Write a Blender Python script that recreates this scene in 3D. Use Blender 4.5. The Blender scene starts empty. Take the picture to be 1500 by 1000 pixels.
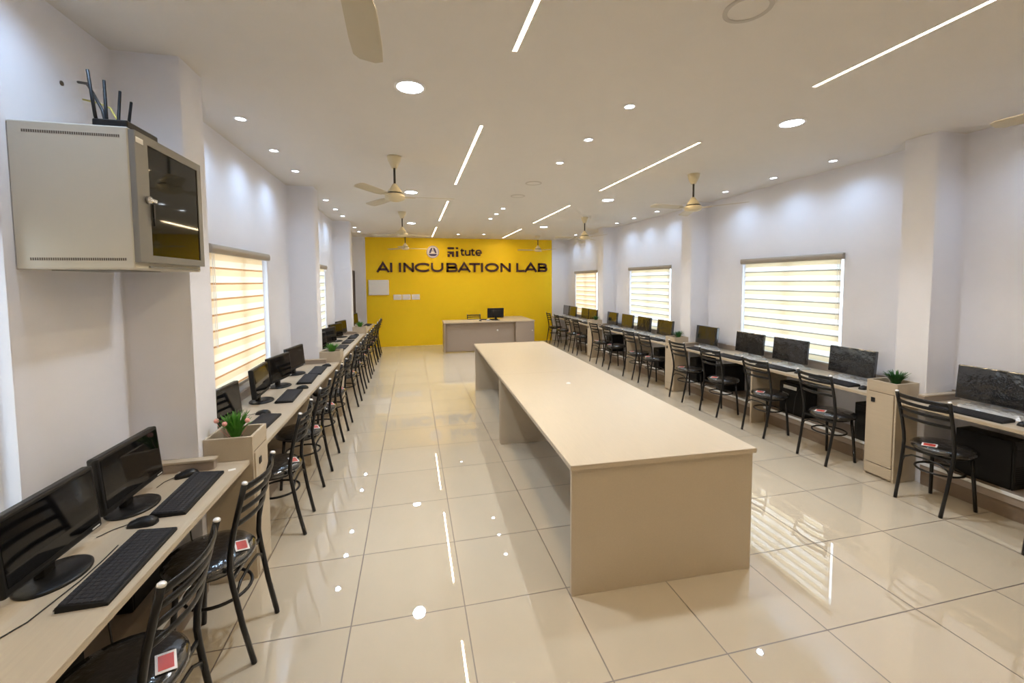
import bpy, bmesh, math, random
from mathutils import Vector, Matrix
random.seed(7)
sc = bpy.context.scene
COL = sc.collection
PI = math.pi
Z = 3.044                      # ceiling height
XL, XR, YB, YN = -1.19, 5.02, 10.6, -4.2   # room shell
DZ = 0.745                     # wall desk height

# ------------------------------------------------------------------ helpers
class MB:
    """collects shapes, then links them as ONE mesh object"""
    def __init__(s):
        s.bm = bmesh.new(); s.mi = 0
    def _new(s, faces):
        for f in faces: f.material_index = s.mi
    def box(s, x0, x1, y0, y1, z0, z1, bev=0.0, rot=None, seg=1):
        x0, x1 = min(x0, x1), max(x0, x1); y0, y1 = min(y0, y1), max(y0, y1); z0, z1 = min(z0, z1), max(z0, z1)
        b = bmesh.new()
        bmesh.ops.create_cube(b, size=1)
        bmesh.ops.scale(b, vec=(x1-x0, y1-y0, z1-z0), verts=b.verts)
        if bev > 0: bmesh.ops.bevel(b, geom=b.edges[:]+b.verts[:], offset=bev, segments=seg, affect='EDGES', profile=0.5)
        M = Matrix.Translation(((x0+x1)/2, (y0+y1)/2, (z0+z1)/2))
        if rot is not None: M = rot @ M
        bmesh.ops.transform(b, matrix=M, verts=b.verts)
        s.join(b); return s
    def join(s, b):
        vm = {}
        for v in b.verts: vm[v] = s.bm.verts.new(v.co)
        for f in b.faces:
            try:
                nf = s.bm.faces.new([vm[v] for v in f.verts]); nf.smooth = f.smooth; nf.material_index = s.mi
            except ValueError: pass
        b.free()
    def tube(s, pts, r, n=8, close=False, caps=True, flat=None):
        """round (or flattened) tube along a path; r may be a list"""
        pts = [Vector(p) for p in pts]; m = len(pts)
        rr = r if isinstance(r, (list, tuple)) else [r]*m
        rings = []; up = None
        for i, p in enumerate(pts):
            if close: t = pts[(i+1) % m]-pts[i-1]
            elif i == 0: t = pts[1]-p
            elif i == m-1: t = p-pts[i-1]
            else: t = pts[i+1]-pts[i-1]
            t.normalize()
            if flat is not None: up = Vector(flat[0])
            elif up is None: up = Vector((0, 0, 1)) if abs(t.z) < .9 else Vector((1, 0, 0))
            a = t.cross(up)
            if a.length < 1e-6: a = t.orthogonal()
            a.normalize(); b = a.cross(t).normalized()
            if flat is None: up = b
            ring = []
            for k in range(n):
                th = 2*PI*k/n
                ca, sa = math.cos(th), math.sin(th)
                if flat is not None:   # flat = (up, ratio): thin across a
                    v = p+a*ca*rr[i]*flat[1]+b*sa*rr[i]
                else: v = p+a*ca*rr[i]+b*sa*rr[i]
                ring.append(s.bm.verts.new(v))
            rings.append(ring)
        fs = []
        for i in range(m if close else m-1):
            A, B = rings[i], rings[(i+1) % m]
            for k in range(n):
                f = s.bm.faces.new((A[k], A[(k+1) % n], B[(k+1) % n], B[k])); f.smooth = n > 5; fs.append(f)
        if caps and not close:
            fs.append(s.bm.faces.new(rings[0][::-1])); fs.append(s.bm.faces.new(rings[-1]))
        s._new(fs); return s
    def lathe(s, prof, o=(0, 0, 0), n=24, M=None, sx=1, sy=1, smooth=True):
        """prof: (radius, z) pairs from bottom to top"""
        M = M or Matrix.Identity(4); o = Vector(o); rings = []
        for r, z in prof:
            if r < 1e-6: rings.append([s.bm.verts.new(M @ (o+Vector((0, 0, z))))]); continue
            rings.append([s.bm.verts.new(M @ (o+Vector((r*sx*math.cos(2*PI*k/n), r*sy*math.sin(2*PI*k/n), z)))) for k in range(n)])
        fs = []
        for A, B in zip(rings, rings[1:]):
            if len(A) == 1 and len(B) == 1: continue
            for k in range(n):
                if len(A) == 1: f = s.bm.faces.new((A[0], B[k], B[(k+1) % n]))if False else s.bm.faces.new((A[0], B[(k+1) % n], B[k]))
                elif len(B) == 1: f = s.bm.faces.new((A[k], A[(k+1) % n], B[0]))
                else: f = s.bm.faces.new((A[k], A[(k+1) % n], B[(k+1) % n], B[k]))
                f.smooth = smooth; fs.append(f)
        if len(rings[0]) > 1: fs.append(s.bm.faces.new(rings[0][::-1]))
        if len(rings[-1]) > 1: fs.append(s.bm.faces.new(rings[-1]))
        s._new(fs); return s
    def prism(s, poly, M, h, smooth=False):
        """2D polygon in the local xy plane of M, extruded h along local z"""
        a = [s.bm.verts.new(M @ Vector((x, y, 0))) for x, y in poly]
        b = [s.bm.verts.new(M @ Vector((x, y, h))) for x, y in poly]
        n = len(poly); fs = [s.bm.faces.new(a[::-1]), s.bm.faces.new(b)]
        for k in range(n):
            f = s.bm.faces.new((a[k], a[(k+1) % n], b[(k+1) % n], b[k])); f.smooth = smooth; fs.append(f)
        s._new(fs); return s
    def ring(s, M, r0, r1, h, n=32):
        """flat annulus of height h"""
        vs = []
        for z in (0, h):
            for r in (r0, r1):
                vs.append([s.bm.verts.new(M @ Vector((r*math.cos(2*PI*k/n), r*math.sin(2*PI*k/n), z))) for k in range(n)])
        i0, o0, i1, o1 = vs; fs = []
        for k in range(n):
            j = (k+1) % n
            for q in ((i0[k], i0[j], o0[j], o0[k]), (i1[k], o1[k], o1[j], i1[j]), (o0[k], o0[j], o1[j], o1[k]), (i0[j], i0[k], i1[k], i1[j])):
                fs.append(s.bm.faces.new(q))
        s._new(fs); return s
    def build(s, name, mats, parent=None, loc=None):
        bmesh.ops.recalc_face_normals(s.bm, faces=s.bm.faces)
        me = bpy.data.meshes.new(name); s.bm.to_mesh(me); s.bm.free()
        for m in (mats if isinstance(mats, (list, tuple)) else [mats]): me.materials.append(m)
        o = bpy.data.objects.new(name, me); COL.objects.link(o)
        if parent is not None: o.parent = parent
        if loc is not None: o.location = loc
        return o

def empty(name, loc=(0, 0, 0), rz=0):
    o = bpy.data.objects.new(name, None); COL.objects.link(o); o.location = loc; o.rotation_euler = (0, 0, rz)
    o.empty_display_size = .1
    return o
def tag(o, label=None, cat=None, group=None, kind=None):
    if label: o['label'] = label
    if cat: o['category'] = cat
    if group: o['group'] = group
    if kind: o['kind'] = kind
    return o
KIDS = {}
def kids(o):
    return [c for c in COL.objects if c.parent == o]
def dup(root, loc, rz=None, label=None, group=None):
    """a copy of a thing with copies of its parts and sub-parts (data shared)"""
    if root.name not in KIDS:
        KIDS[root.name] = [(c, kids(c)) for c in kids(root)]
    r = root.copy(); COL.objects.link(r); r.location = loc
    if rz is not None: r.rotation_euler = (0, 0, rz)
    for c, gs in KIDS[root.name]:
        c2 = c.copy(); COL.objects.link(c2); c2.parent = r
        for g in gs:
            g2 = g.copy(); COL.objects.link(g2); g2.parent = c2
    if label: r['label'] = label
    if group: r['group'] = group
    return r
def place(proto, state, loc, rz, label, group):
    """first call moves the original, later calls copy it"""
    if not state:
        state.append(1); kids_now = [(c, kids(c)) for c in kids(proto)]; KIDS[proto.name] = kids_now
        proto.location = loc; proto.rotation_euler = (0, 0, rz); proto['label'] = label; proto['group'] = group
        return proto
    return dup(proto, loc, rz, label, group)
ORD = ['first', 'second', 'third', 'fourth', 'fifth', 'sixth', 'seventh', 'eighth', 'ninth', 'tenth', 'eleventh', 'twelfth', 'thirteenth', 'fourteenth', 'fifteenth', 'sixteenth', 'seventeenth', 'eighteenth']

# ------------------------------------------------------------------ materials
def mat(name, col, rough=.5, metal=0., spec=.5, coat=0., coat_r=.05, emit=None, es=0., bump=0., bscale=40., var=0., vscale=8., trans=0.):
    m = bpy.data.materials.new(name); m.use_nodes = True
    nt = m.node_tree; b = nt.nodes['Principled BSDF']
    b.inputs['Base Color'].default_value = (*col, 1); b.inputs['Roughness'].default_value = rough
    b.inputs['Metallic'].default_value = metal; b.inputs['Specular IOR Level'].default_value = spec
    b.inputs['Coat Weight'].default_value = coat; b.inputs['Coat Roughness'].default_value = coat_r
    if emit: b.inputs['Emission Color'].default_value = (*emit, 1); b.inputs['Emission Strength'].default_value = es
    if bump > 0 or var > 0:
        tc = nt.nodes.new('ShaderNodeTexCoord'); nz = nt.nodes.new('ShaderNodeTexNoise')
        nz.inputs['Scale'].default_value = bscale; nz.inputs['Detail'].default_value = 4
        nt.links.new(tc.outputs['Object'], nz.inputs['Vector'])
        if bump > 0:
            bp = nt.nodes.new('ShaderNodeBump'); bp.inputs['Strength'].default_value = bump; bp.inputs['Distance'].default_value = .01
            nt.links.new(nz.outputs['Fac'], bp.inputs['Height']); nt.links.new(bp.outputs['Normal'], b.inputs['Normal'])
            if coat > 0: nt.links.new(bp.outputs['Normal'], b.inputs['Coat Normal'])
        if var > 0:
            n2 = nt.nodes.new('ShaderNodeTexNoise'); n2.inputs['Scale'].default_value = vscale
            nt.links.new(tc.outputs['Object'], n2.inputs['Vector'])
            mx = nt.nodes.new('ShaderNodeMix'); mx.data_type = 'RGBA'
            mx.inputs['A'].default_value = (*[c*(1-var) for c in col], 1); mx.inputs['B'].default_value = (*[min(1, c*(1+var)) for c in col], 1)
            nt.links.new(n2.outputs['Fac'], mx.inputs['Factor']); nt.links.new(mx.outputs['Result'], b.inputs['Base Color'])
    return m
def emis(name, col, s):
    m = bpy.data.materials.new(name); m.use_nodes = True; nt = m.node_tree
    nt.nodes.remove(nt.nodes['Principled BSDF'])
    e = nt.nodes.new('ShaderNodeEmission'); e.inputs['Color'].default_value = (*col, 1); e.inputs['Strength'].default_value = s
    nt.links.new(e.outputs[0], nt.nodes['Material Output'].inputs['Surface'])
    return m

M = {}
M['white_paint'] = mat('white_paint', (.755, .765, .825), .75, spec=.25, bump=.03, bscale=120, var=.015)
M['ceiling_paint'] = mat('ceiling_paint', (.70, .68, .65), .85, spec=.2, bump=.02, bscale=90, var=.015)
M['yellow_paint'] = mat('yellow_paint', (.86, .60, .012), .55, spec=.3, bump=.02, bscale=90, var=.02)
def laminate(name, col, rough=.34):
    m = mat(name, col, rough, spec=.45); nt = m.node_tree; b = nt.nodes['Principled BSDF']
    tc = nt.nodes.new('ShaderNodeTexCoord'); mp = nt.nodes.new('ShaderNodeMapping'); mp.inputs['Scale'].default_value = (60, 3, 60)
    nz = nt.nodes.new('ShaderNodeTexNoise'); nz.inputs['Scale'].default_value = 2.; nz.inputs['Detail'].default_value = 5
    mx = nt.nodes.new('ShaderNodeMix'); mx.data_type = 'RGBA'
    mx.inputs['A'].default_value = (*[c*.92 for c in col], 1); mx.inputs['B'].default_value = (*[c*1.07 for c in col], 1)
    nt.links.new(tc.outputs['Object'], mp.inputs['Vector']); nt.links.new(mp.outputs['Vector'], nz.inputs['Vector'])
    nt.links.new(nz.outputs['Fac'], mx.inputs['Factor']); nt.links.new(mx.outputs['Result'], b.inputs['Base Color'])
    return m
M['laminate'] = laminate('laminate', (.485, .412, .315))
M['laminate_grey'] = laminate('laminate_grey', (.33, .27, .225))
M['edge_band'] = mat('edge_band', (.42, .34, .25), .45)
M['dark_trim'] = mat('dark_trim', (.10, .075, .055), .5)
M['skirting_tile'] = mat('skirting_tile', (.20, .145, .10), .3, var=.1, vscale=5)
M['black_metal'] = mat('black_metal', (.008, .008, .009), .33, spec=.35)
M['black_plastic'] = mat('black_plastic', (.009, .009, .010), .38, spec=.32)
M['black_matte'] = mat('black_matte', (.008, .008, .009), .55, spec=.25)
M['key_black'] = mat('key_black', (.032, .032, .037), .5, spec=.3)
M['screen'] = mat('screen', (.004, .004, .005), .05, spec=.4)
M['film_screen'] = mat('film_screen', (.013, .014, .017), .14, spec=.6, coat=.9, coat_r=.05, bump=.42, bscale=8)
M['film'] = mat('film', (.45, .46, .48), .18, spec=.8, coat=.6, bump=.6, bscale=30)
M['film_sheet'] = mat('film_sheet', (.62, .64, .66), .2, spec=.8)
_nt = M['film_sheet'].node_tree; _b = _nt.nodes['Principled BSDF']; _b.inputs['Alpha'].default_value = .55
M['seat_vinyl'] = mat('seat_vinyl', (.012, .012, .013), .22, spec=.6, coat=.8, coat_r=.08, bump=.5, bscale=22)
M['cap_silver'] = mat('cap_silver', (.75, .75, .75), .35, metal=.3)
M['sticker_red'] = mat('sticker_red', (.62, .07, .05), .3, coat=.4)
M['sticker_white'] = mat('sticker_white', (.80, .76, .74), .35, coat=.3)
M['white_plastic'] = mat('white_plastic', (.80, .80, .79), .35)
M['rack_body'] = mat('rack_body', (.52, .49, .42), .45, spec=.4)
M['rack_frame'] = mat('rack_frame', (.20, .195, .18), .4, metal=.2)
M['rack_glass'] = mat('rack_glass', (.004, .005, .005), .04, spec=.35)
M['chrome'] = mat('chrome', (.8, .8, .8), .15, metal=1)
M['cream_enamel'] = mat('cream_enamel', (.66, .58, .39), .3, coat=.3)
M['blade'] = mat('blade', (.52, .47, .36), .4)
M['rod_dark'] = mat('rod_dark', (.03, .025, .02), .4)
M['leaf'] = mat('leaf', (.075, .27, .03), .45, var=.35, vscale=30)
M['leaf_dark'] = mat('leaf_dark', (.03, .13, .03), .45, var=.35, vscale=30)
M['petal'] = mat('petal', (.82, .40, .36), .5, var=.2)
M['soil'] = mat('soil', (.10, .075, .05), .9, bump=.4, bscale=60)
M['blind_box'] = mat('blind_box', (.36, .32, .27), .4, metal=.2)
M['upvc'] = mat('upvc', (.82, .84, .86), .35)
M['lettering'] = mat('lettering', (.045, .012, .014), .4)
M['navy'] = mat('navy', (.05, .035, .13), .4)
M['emblem_white'] = mat('emblem_white', (.72, .66, .68), .4)
M['door_wood'] = mat('door_wood', (.06, .035, .025), .5, var=.15)
M['cable'] = mat('cable', (.012, .012, .013), .5)
M['cable_yellow'] = mat('cable_yellow', (.55, .48, .12), .5)
M['led_cool'] = emis('led_cool', (.80, .90, 1.), 22); M['led_cool'].cycles.emission_sampling = 'NONE'
M['spot_led'] = emis('spot_led', (.86, .93, 1.), 14); M['spot_led'].cycles.emission_sampling = 'NONE'
M['strip_warm'] = emis('strip_warm', (1., .78, .48), 14); M['strip_warm'].cycles.emission_sampling = 'NONE'
M['trim_white'] = mat('trim_white', (.8, .8, .8), .4)
M['grille_grey'] = mat('grille_grey', (.50, .47, .43), .5)
M['paper'] = mat('paper', (.82, .82, .80), .6)

# polished floor tiles, 0.6 m
m = bpy.data.materials.new('polished_tile'); m.use_nodes = True; nt = m.node_tree; N = nt.nodes; Lk = nt.links
b = N['Principled BSDF']
tc = N.new('ShaderNodeTexCoord'); sep = N.new('ShaderNodeSeparateXYZ'); Lk.new(tc.outputs['Object'], sep.inputs[0])
def mth(op, a, bb=None):
    n = N.new('ShaderNodeMath'); n.operation = op
    for i, v in enumerate((a, bb)):
        if v is None: continue
        if isinstance(v, (int, float)): n.inputs[i].default_value = v
        else: Lk.new(v, n.inputs[i])
    return n.outputs[0]
ds, fl = [], []
for ax in ('X', 'Y'):
    q = mth('DIVIDE', sep.outputs[ax], .6)
    fl.append(mth('FLOOR', q)); f = mth('FRACT', q)
    ds.append(mth('MINIMUM', f, mth('SUBTRACT', 1., f)))
d = mth('MINIMUM', ds[0], ds[1]); g = mth('LESS_THAN', d, .0056)
cmb = N.new('ShaderNodeCombineXYZ'); Lk.new(fl[0], cmb.inputs[0]); Lk.new(fl[1], cmb.inputs[1])
wn = N.new('ShaderNodeTexWhiteNoise'); wn.noise_dimensions = '2D'; Lk.new(cmb.outputs[0], wn.inputs['Vector'])
nz = N.new('ShaderNodeTexNoise'); nz.inputs['Scale'].default_value = 2.5; nz.inputs['Detail'].default_value = 5; Lk.new(tc.outputs['Object'], nz.inputs['Vector'])
fac = mth('ADD', mth('MULTIPLY', wn.outputs['Value'], .45), mth('MULTIPLY', nz.outputs['Fac'], .55))
mx = N.new('ShaderNodeMix'); mx.data_type = 'RGBA'; mx.inputs['A'].default_value = (.50, .435, .335, 1); mx.inputs['B'].default_value = (.555, .49, .39, 1); Lk.new(fac, mx.inputs['Factor'])
m2 = N.new('ShaderNodeMix'); m2.data_type = 'RGBA'; m2.inputs['B'].default_value = (.10, .065, .04, 1); Lk.new(mx.outputs['Result'], m2.inputs['A']); Lk.new(g, m2.inputs['Factor'])
Lk.new(m2.outputs['Result'], b.inputs['Base Color'])
Lk.new(mth('ADD', .012, mth('MULTIPLY', g, .5)), b.inputs['Roughness'])
b.inputs['IOR'].default_value = 2.35; b.inputs['Specular IOR Level'].default_value = .5
M['floor'] = m

# window glass: clear pane that lets daylight through
m = bpy.data.materials.new('window_glass'); m.use_nodes = True; nt = m.node_tree; nt.nodes.remove(nt.nodes['Principled BSDF'])
tr = nt.nodes.new('ShaderNodeBsdfTransparent'); tr.inputs[0].default_value = (.93, .97, 1, 1)
gl = nt.nodes.new('ShaderNodeBsdfGlossy'); gl.inputs['Roughness'].default_value = .02
ms = nt.nodes.new('ShaderNodeMixShader'); ms.inputs[0].default_value = .06
nt.links.new(tr.outputs[0], ms.inputs[1]); nt.links.new(gl.outputs[0], ms.inputs[2]); nt.links.new(ms.outputs[0], nt.nodes['Material Output'].inputs['Surface'])
M['glass'] = m

# zebra blind cloth: dense bands and sheer bands of translucent fabric
def zebra(name, dense, sheer, line, period, phase, w_dense, see=.25):
    m = bpy.data.materials.new(name); m.use_nodes = True; nt = m.node_tree; N = nt.nodes; Lk = nt.links
    N.remove(N['Principled BSDF'])
    tc = N.new('ShaderNodeTexCoord'); sp = N.new('ShaderNodeSeparateXYZ'); Lk.new(tc.outputs['Object'], sp.inputs[0])
    def mt(op, a, b=None):
        n = N.new('ShaderNodeMath'); n.operation = op
        for i, v in enumerate((a, b)):
            if v is None: continue
            if isinstance(v, (int, float)): n.inputs[i].default_value = v
            else: Lk.new(v, n.inputs[i])
        return n.outputs[0]
    f = mt('FRACT', mt('DIVIDE', mt('ADD', sp.outputs['Z'], phase), period))
    dn = mt('LESS_THAN', f, w_dense)
    ln = mt('LESS_THAN', mt('ABSOLUTE', mt('SUBTRACT', f, w_dense)), .06)
    def col(a, b, fac):
        x = N.new('ShaderNodeMix'); x.data_type = 'RGBA'
        if isinstance(a, tuple): x.inputs['A'].default_value = (*a, 1)
        else: Lk.new(a, x.inputs['A'])
        x.inputs['B'].default_value = (*b, 1); Lk.new(fac, x.inputs['Factor']); return x.outputs['Result']
    c = col(col(sheer, dense, dn), line, ln)
    df = N.new('ShaderNodeBsdfDiffuse'); tl = N.new('ShaderNodeBsdfTranslucent'); tp = N.new('ShaderNodeBsdfTransparent')
    Lk.new(c, df.inputs['Color']); Lk.new(c, tl.inputs['Color'])
    a = N.new('ShaderNodeMixShader'); a.inputs[0].default_value = .6; Lk.new(df.outputs[0], a.inputs[1]); Lk.new(tl.outputs[0], a.inputs[2])
    e = N.new('ShaderNodeMixShader'); Lk.new(mt('MULTIPLY', mt('SUBTRACT', 1., mt('MAXIMUM', dn, ln)), see), e.inputs[0]); Lk.new(a.outputs[0], e.inputs[1]); Lk.new(tp.outputs[0], e.inputs[2])
    Lk.new(e.outputs[0], N['Material Output'].inputs['Surface'])
    return m
M['zebra_cream'] = zebra('zebra_cream', (.93, .80, .62), (.95, .88, .76), (.70, .48, .30), .125, 0, .5, .02)
M['zebra_white'] = zebra('zebra_white', (.90, .83, .68), (.94, .94, .92), (.52, .49, .43), .125, 0, .48, .14)

# ------------------------------------------------------------------ room shell
T = .22
COLS_Y = [(1.07, 1.32), (4.30, 4.55), (7.50, 7.77)]
o = MB().box(XL-T, XR+T, YN-T, YB+T, -.12, 0).build('floor', M['floor']); tag(o, 'glossy beige tiled floor with thin dark joints', kind='structure')
o = MB().box(XL-T, XR+T, YN-T, YB+T, Z, Z+.15).build('ceiling', M['ceiling_paint']); tag(o, 'plain pale plaster ceiling with recessed lights', kind='structure')
def side_wall(name, xa, xb, openings, label):
    w = MB(); y = YN-T
    for (y0, y1, z0, z1) in sorted(openings):
        w.box(xa, xb, y, y0, 0, Z); w.box(xa, xb, y0, y1, 0, z0) if z0 > 0 else None; w.box(xa, xb, y0, y1, z1, Z); y = y1
    w.box(xa, xb, y, YB+T, 0, Z)
    return tag(w.build(name, M['white_paint']), label, kind='structure')
WL = [(-1.10, .385, .86, 2.09), (2.04, 3.45, .86, 2.09), (5.25, 6.60, .86, 2.09)]
WR = [(2.09, 3.57, .82, 2.08), (5.31, 6.83, .82, 2.08), (8.50, 10.0, .82, 2.08)]
side_wall('wall_left', XL-T, XL, WL, 'white side wall behind the rack cabinet')
side_wall('wall_right', XR, XR+T, WR, 'white side wall with three window blinds')
w = MB()
w.box(XL, -.885, YB, YB+T, 0, Z); w.box(4.49, XR, YB, YB+T, 0, Z)
w.mi = 1; w.box(-.885, 4.49, YB, YB+T, 0, Z)
tag(w.build('wall_back', [M['white_paint'], M['yellow_paint']]), 'yellow painted end wall with white edges', kind='structure')
tag(MB().box(XL, XR, YN-T, YN, 0, Z).build('wall_front', M['white_paint']), 'white wall at the near end of the room', kind='structure')
for i, (a, b_) in enumerate(COLS_Y):
    tag(MB().box(XL, -.87, a, b_, 0, Z).build('column', M['white_paint']), 'white square column, %s along the rack cabinet wall' % ORD[i], kind='structure')
    tag(MB().box(4.70, XR, a, b_, 0, Z).build('column', M['white_paint']), 'white square column, %s along the three-window wall' % ORD[i], kind='structure')

# door near the yellow wall, on the rack cabinet side
dr = MB().box(XL, XL+.03, 9.80, 9.88, 0, 2.05).box(XL, XL+.03, 10.45, 10.53, 0, 2.05).box(XL, XL+.03, 9.80, 10.53, 2.05, 2.12).build('door_1', M['door_wood'])
tag(dr, 'dark wooden door beside the yellow wall', kind='structure')
MB().box(XL, XL+.018, 9.88, 10.45, 0, 2.05).build('door_leaf', M['door_wood'], dr)
MB().tube([(XL+.018, 9.95, 1.0), (XL+.06, 9.95, 1.0), (XL+.06, 10.05, 1.0)], .009).build('door_handle', M['chrome'], dr)

# windows: frame, mullion, pane, sill
def window(i, side, y0, y1, z0, z1):
    xo = XL-.085 if side < 0 else XR+.085
    f = MB(); w = .05
    x0, x1 = xo-.025, xo+.025
    f.box(x0, x1, y0, y0+w, z0, z1).box(x0, x1, y1-w, y1, z0, z1).box(x0, x1, y0+w, y1-w, z1-w, z1).box(x0, x1, y0+w, y1-w, z0, z0+w)
    ym = (y0+y1)/2; f.box(x0, x1, ym-.035, ym+.035, z0+w, z1-w)
    o = f.build('window_%d' % i, M['upvc'])
    tag(o, 'white sliding window frame behind a striped blind, %s' % ['under the rack cabinet', 'beside the flowering planter', 'second past the flowering planter', 'first on three-window wall', 'second on three-window wall', 'third on three-window wall'][i-1], kind='structure')
    MB().box(xo-.003, xo+.003, y0+w, ym-.035, z0+w, z1-w).box(xo-.003, xo+.003, ym+.035, y1-w, z0+w, z1-w).build('pane', M['glass'], o)
    s = MB(); s.box(XL-.058 if side < 0 else XR, XL if side < 0 else XR+.058, y0, y1, z0, z0+.02).build('window_sill', M['upvc'], o)
for i, a in enumerate(WL): window(i+1, -1, *a)
for i, a in enumerate(WR): window(i+4, 1, *a)

# zebra roller blinds: head box, cloth, bottom rail, chain
def blind(side, y0, y1, yc0, yc1, zt, zb, cloth, label, inset=0.):
    s = -side                                    # towards the room
    X = (XL if side < 0 else XR)-s*inset
    r = empty('roller_blind', (X, (y0+y1)/2, zt)); tag(r, label, 'blind', 'striped roller blinds on the windows')
    L = lambda y: y-(y0+y1)/2
    h = MB(); prof = []
    n = 10
    pts = [(0., 0.), (0., -.075)]+[(.038+.034*math.sin(PI*k/n-PI/2)*0+.034*math.cos(-PI/2+PI*k/n), -.0375+.0375*math.sin(-PI/2+PI*k/n)) for k in range(n+1)]
    pts = [(0, -.072), (.028, -.072)]+[(.028+.018*math.cos(t), -.036+.036*math.sin(t)) for t in [(-PI/2+PI*k/n) for k in range(1, n)]]+[(.028, 0), (0, 0)]
    Mx = Matrix(((s, 0, 0, 0), (0, 0, -1, L(y1)), (0, 1, 0, 0), (0, 0, 0, 1)))
    h.prism(pts, Mx, y1-y0); h.build('head_box', M['blind_box'], r)
    c = MB(); ny = 14
    c.box(s*.012, s*.0135, L(yc0), L(yc1), zb-zt, -.06); c.build('cloth', cloth, r)
    MB().box(s*.004, s*.022, L(yc0), L(yc1), zb-zt-.025, zb-zt, .004).build('bottom_rail', M['blind_box'], r)
    MB().tube([(s*.03, L(y0)+.03, -.06), (s*.03, L(y0)+.03, -.8), (s*.035, L(y0)+.045, -.82), (s*.03, L(y0)+.06, -.8), (s*.03, L(y0)+.06, -.06)], .0025, 5).build('chain', M['white_plastic'], r)
    return r
blind(-1, -1.09, .375, -1.07, .30, 2.085, .905, M['zebra_cream'], 'zebra blind cut by the frame edge beside the rack cabinet', .055)
blind(-1, 2.05, 3.42, 2.07, 3.25, 2.115, .915, M['zebra_cream'], 'cream striped zebra blind beside the flowering planter, rack cabinet wall')
blind(-1, 5.27, 6.60, 5.29, 6.46, 2.115, .915, M['zebra_white'], 'narrow-looking zebra blind past the second column, rack cabinet wall')
blind(1, 2.08, 3.57, 2.11, 3.50, 2.10, .84, M['zebra_white'], 'white and cream zebra blind behind wrapped monitors, before the first column')
blind(1, 5.30, 6.83, 5.33, 6.74, 2.09, .84, M['zebra_white'], 'zebra blind between the first and second columns of three-window wall')
blind(1, 8.50, 10.0, 8.53, 9.93, 2.085, .84, M['zebra_cream'], 'yellowish zebra blind closest to the yellow wall')

# ------------------------------------------------------------------ ceiling fixtures
def downlight(x, y, label):
    r = empty('ceiling_downlight', (x, y, Z)); tag(r, label, 'ceiling light', 'large round LED downlights')
    MB().ring(Matrix.Translation((0, 0, -.008)), .082, .098, .008).build('rim', M['trim_white'], r)
    MB().lathe([(.082, -.006), (.082, -.001)], n=28).build('diffuser', M['led_cool'], r)
    l = bpy.data.lights.new('downlight_beam', 'SPOT'); l.energy = 124; l.color = (.86, .93, 1.); l.spot_size = math.radians(125); l.spot_blend = 1.; l.shadow_soft_size = .09
    lo = bpy.data.objects.new('downlight_beam', l); COL.objects.link(lo); lo.location = (x, y, Z-.015)
BIG = [(.36, 1.17), (3.3, 1.17), (.36, 4.4), (3.3, 4.4), (.36, 7.55), (3.3, 7.65)]
where = ['first from the rack cabinet', 'first from the unplugged ring', 'second']
for k, (x, y) in enumerate(BIG):
    side = 'rack cabinet side' if x < 1 else 'three-window side'
    nth = {7.55: 'first', 7.65: 'first', 4.4: 'second', 1.17: 'third', -2.05: 'fourth'}[y]
    downlight(x, y, 'large round bright LED downlight, %s from yellow wall, %s' % (nth, side))
SPL = [1.97, 2.76, 3.51, 5.21, 6.04, 6.79, 8.47, 9.31]
SPR = [1.96, 2.71, 3.52, 5.22, 6.03, 6.76, 9.1, 9.95]
SPM = [(1.88, 1.15), (1.88, 1.87), (1.88, 2.61), (1.88, 5.44), (1.88, 6.03), (1.88, 6.63), (1.55, 9.5), (2.21, 9.4)]
spots = [(-.885, y, 'rack cabinet wall') for y in SPL]+[(4.66, y, 'three-window wall') for y in SPR]+[(x, y, 'middle of ceiling') for x, y in SPM]
spots += [(-.885, y, 'rack cabinet wall') for y in (.35, -.5)]+[(4.66, y, 'three-window wall') for y in (.35, -.5)]
cnt = {}
for (x, y, s) in sorted(spots, key=lambda t: -t[1]):
    k = cnt.get(s, 0); cnt[s] = k+1
    r = empty('spotlight', (x, y, Z))
    tag(r, 'small round LED spotlight, %s from yellow wall, %s' % (ORD[k], 'along the '+s if 'wall' in s else s), 'spotlight', 'small LED spotlights')
    MB().ring(Matrix.Translation((0, 0, -.007)), .034, .045, .007, 20).build('rim', M['trim_white'], r)
    MB().lathe([(.034, -.005), (.034, -.001)], n=20).build('diffuser', M['spot_led'], r)
    l = bpy.data.lights.new('spot_beam', 'SPOT'); l.energy = 15 if 'wall' in s else 26; l.color = (.50, .72, 1.) if 'wall' in s else (.84, .92, 1.); l.spot_size = math.radians(150 if 'wall' in s else 110); l.spot_blend = 1.; l.shadow_soft_size = .035
    lo = bpy.data.objects.new('spot_beam', l); COL.objects.link(lo); lo.location = (x, y, Z-.012)
for i, (y, t) in enumerate([(.05, 'ring-shaped unlit downlight close to the overhead spotlights'), (3.56, 'unlit ring downlight, first of the pair in mid ceiling'), (4.38, 'unlit ring downlight, second of the pair in mid ceiling')]):
    r = empty('ceiling_ring_fixture', (1.87, y, Z)); tag(r, t, 'ceiling light', 'unlit ring fixtures')
    MB().ring(Matrix.Translation((0, 0, -.006)), .085, .105, .006).build('rim', M['grille_grey'], r)
    MB().lathe([(.085, -.003), (.085, -.001)], n=28).build('cover', M['ceiling_paint'], r)
STR = [(-4.1, -2.5), (-1.6, .62), (1.73, 3.80), (4.95, 7.08), (8.1, 10.2)]  # first span is added, unseen behind the camera, to warm the column faces
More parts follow.
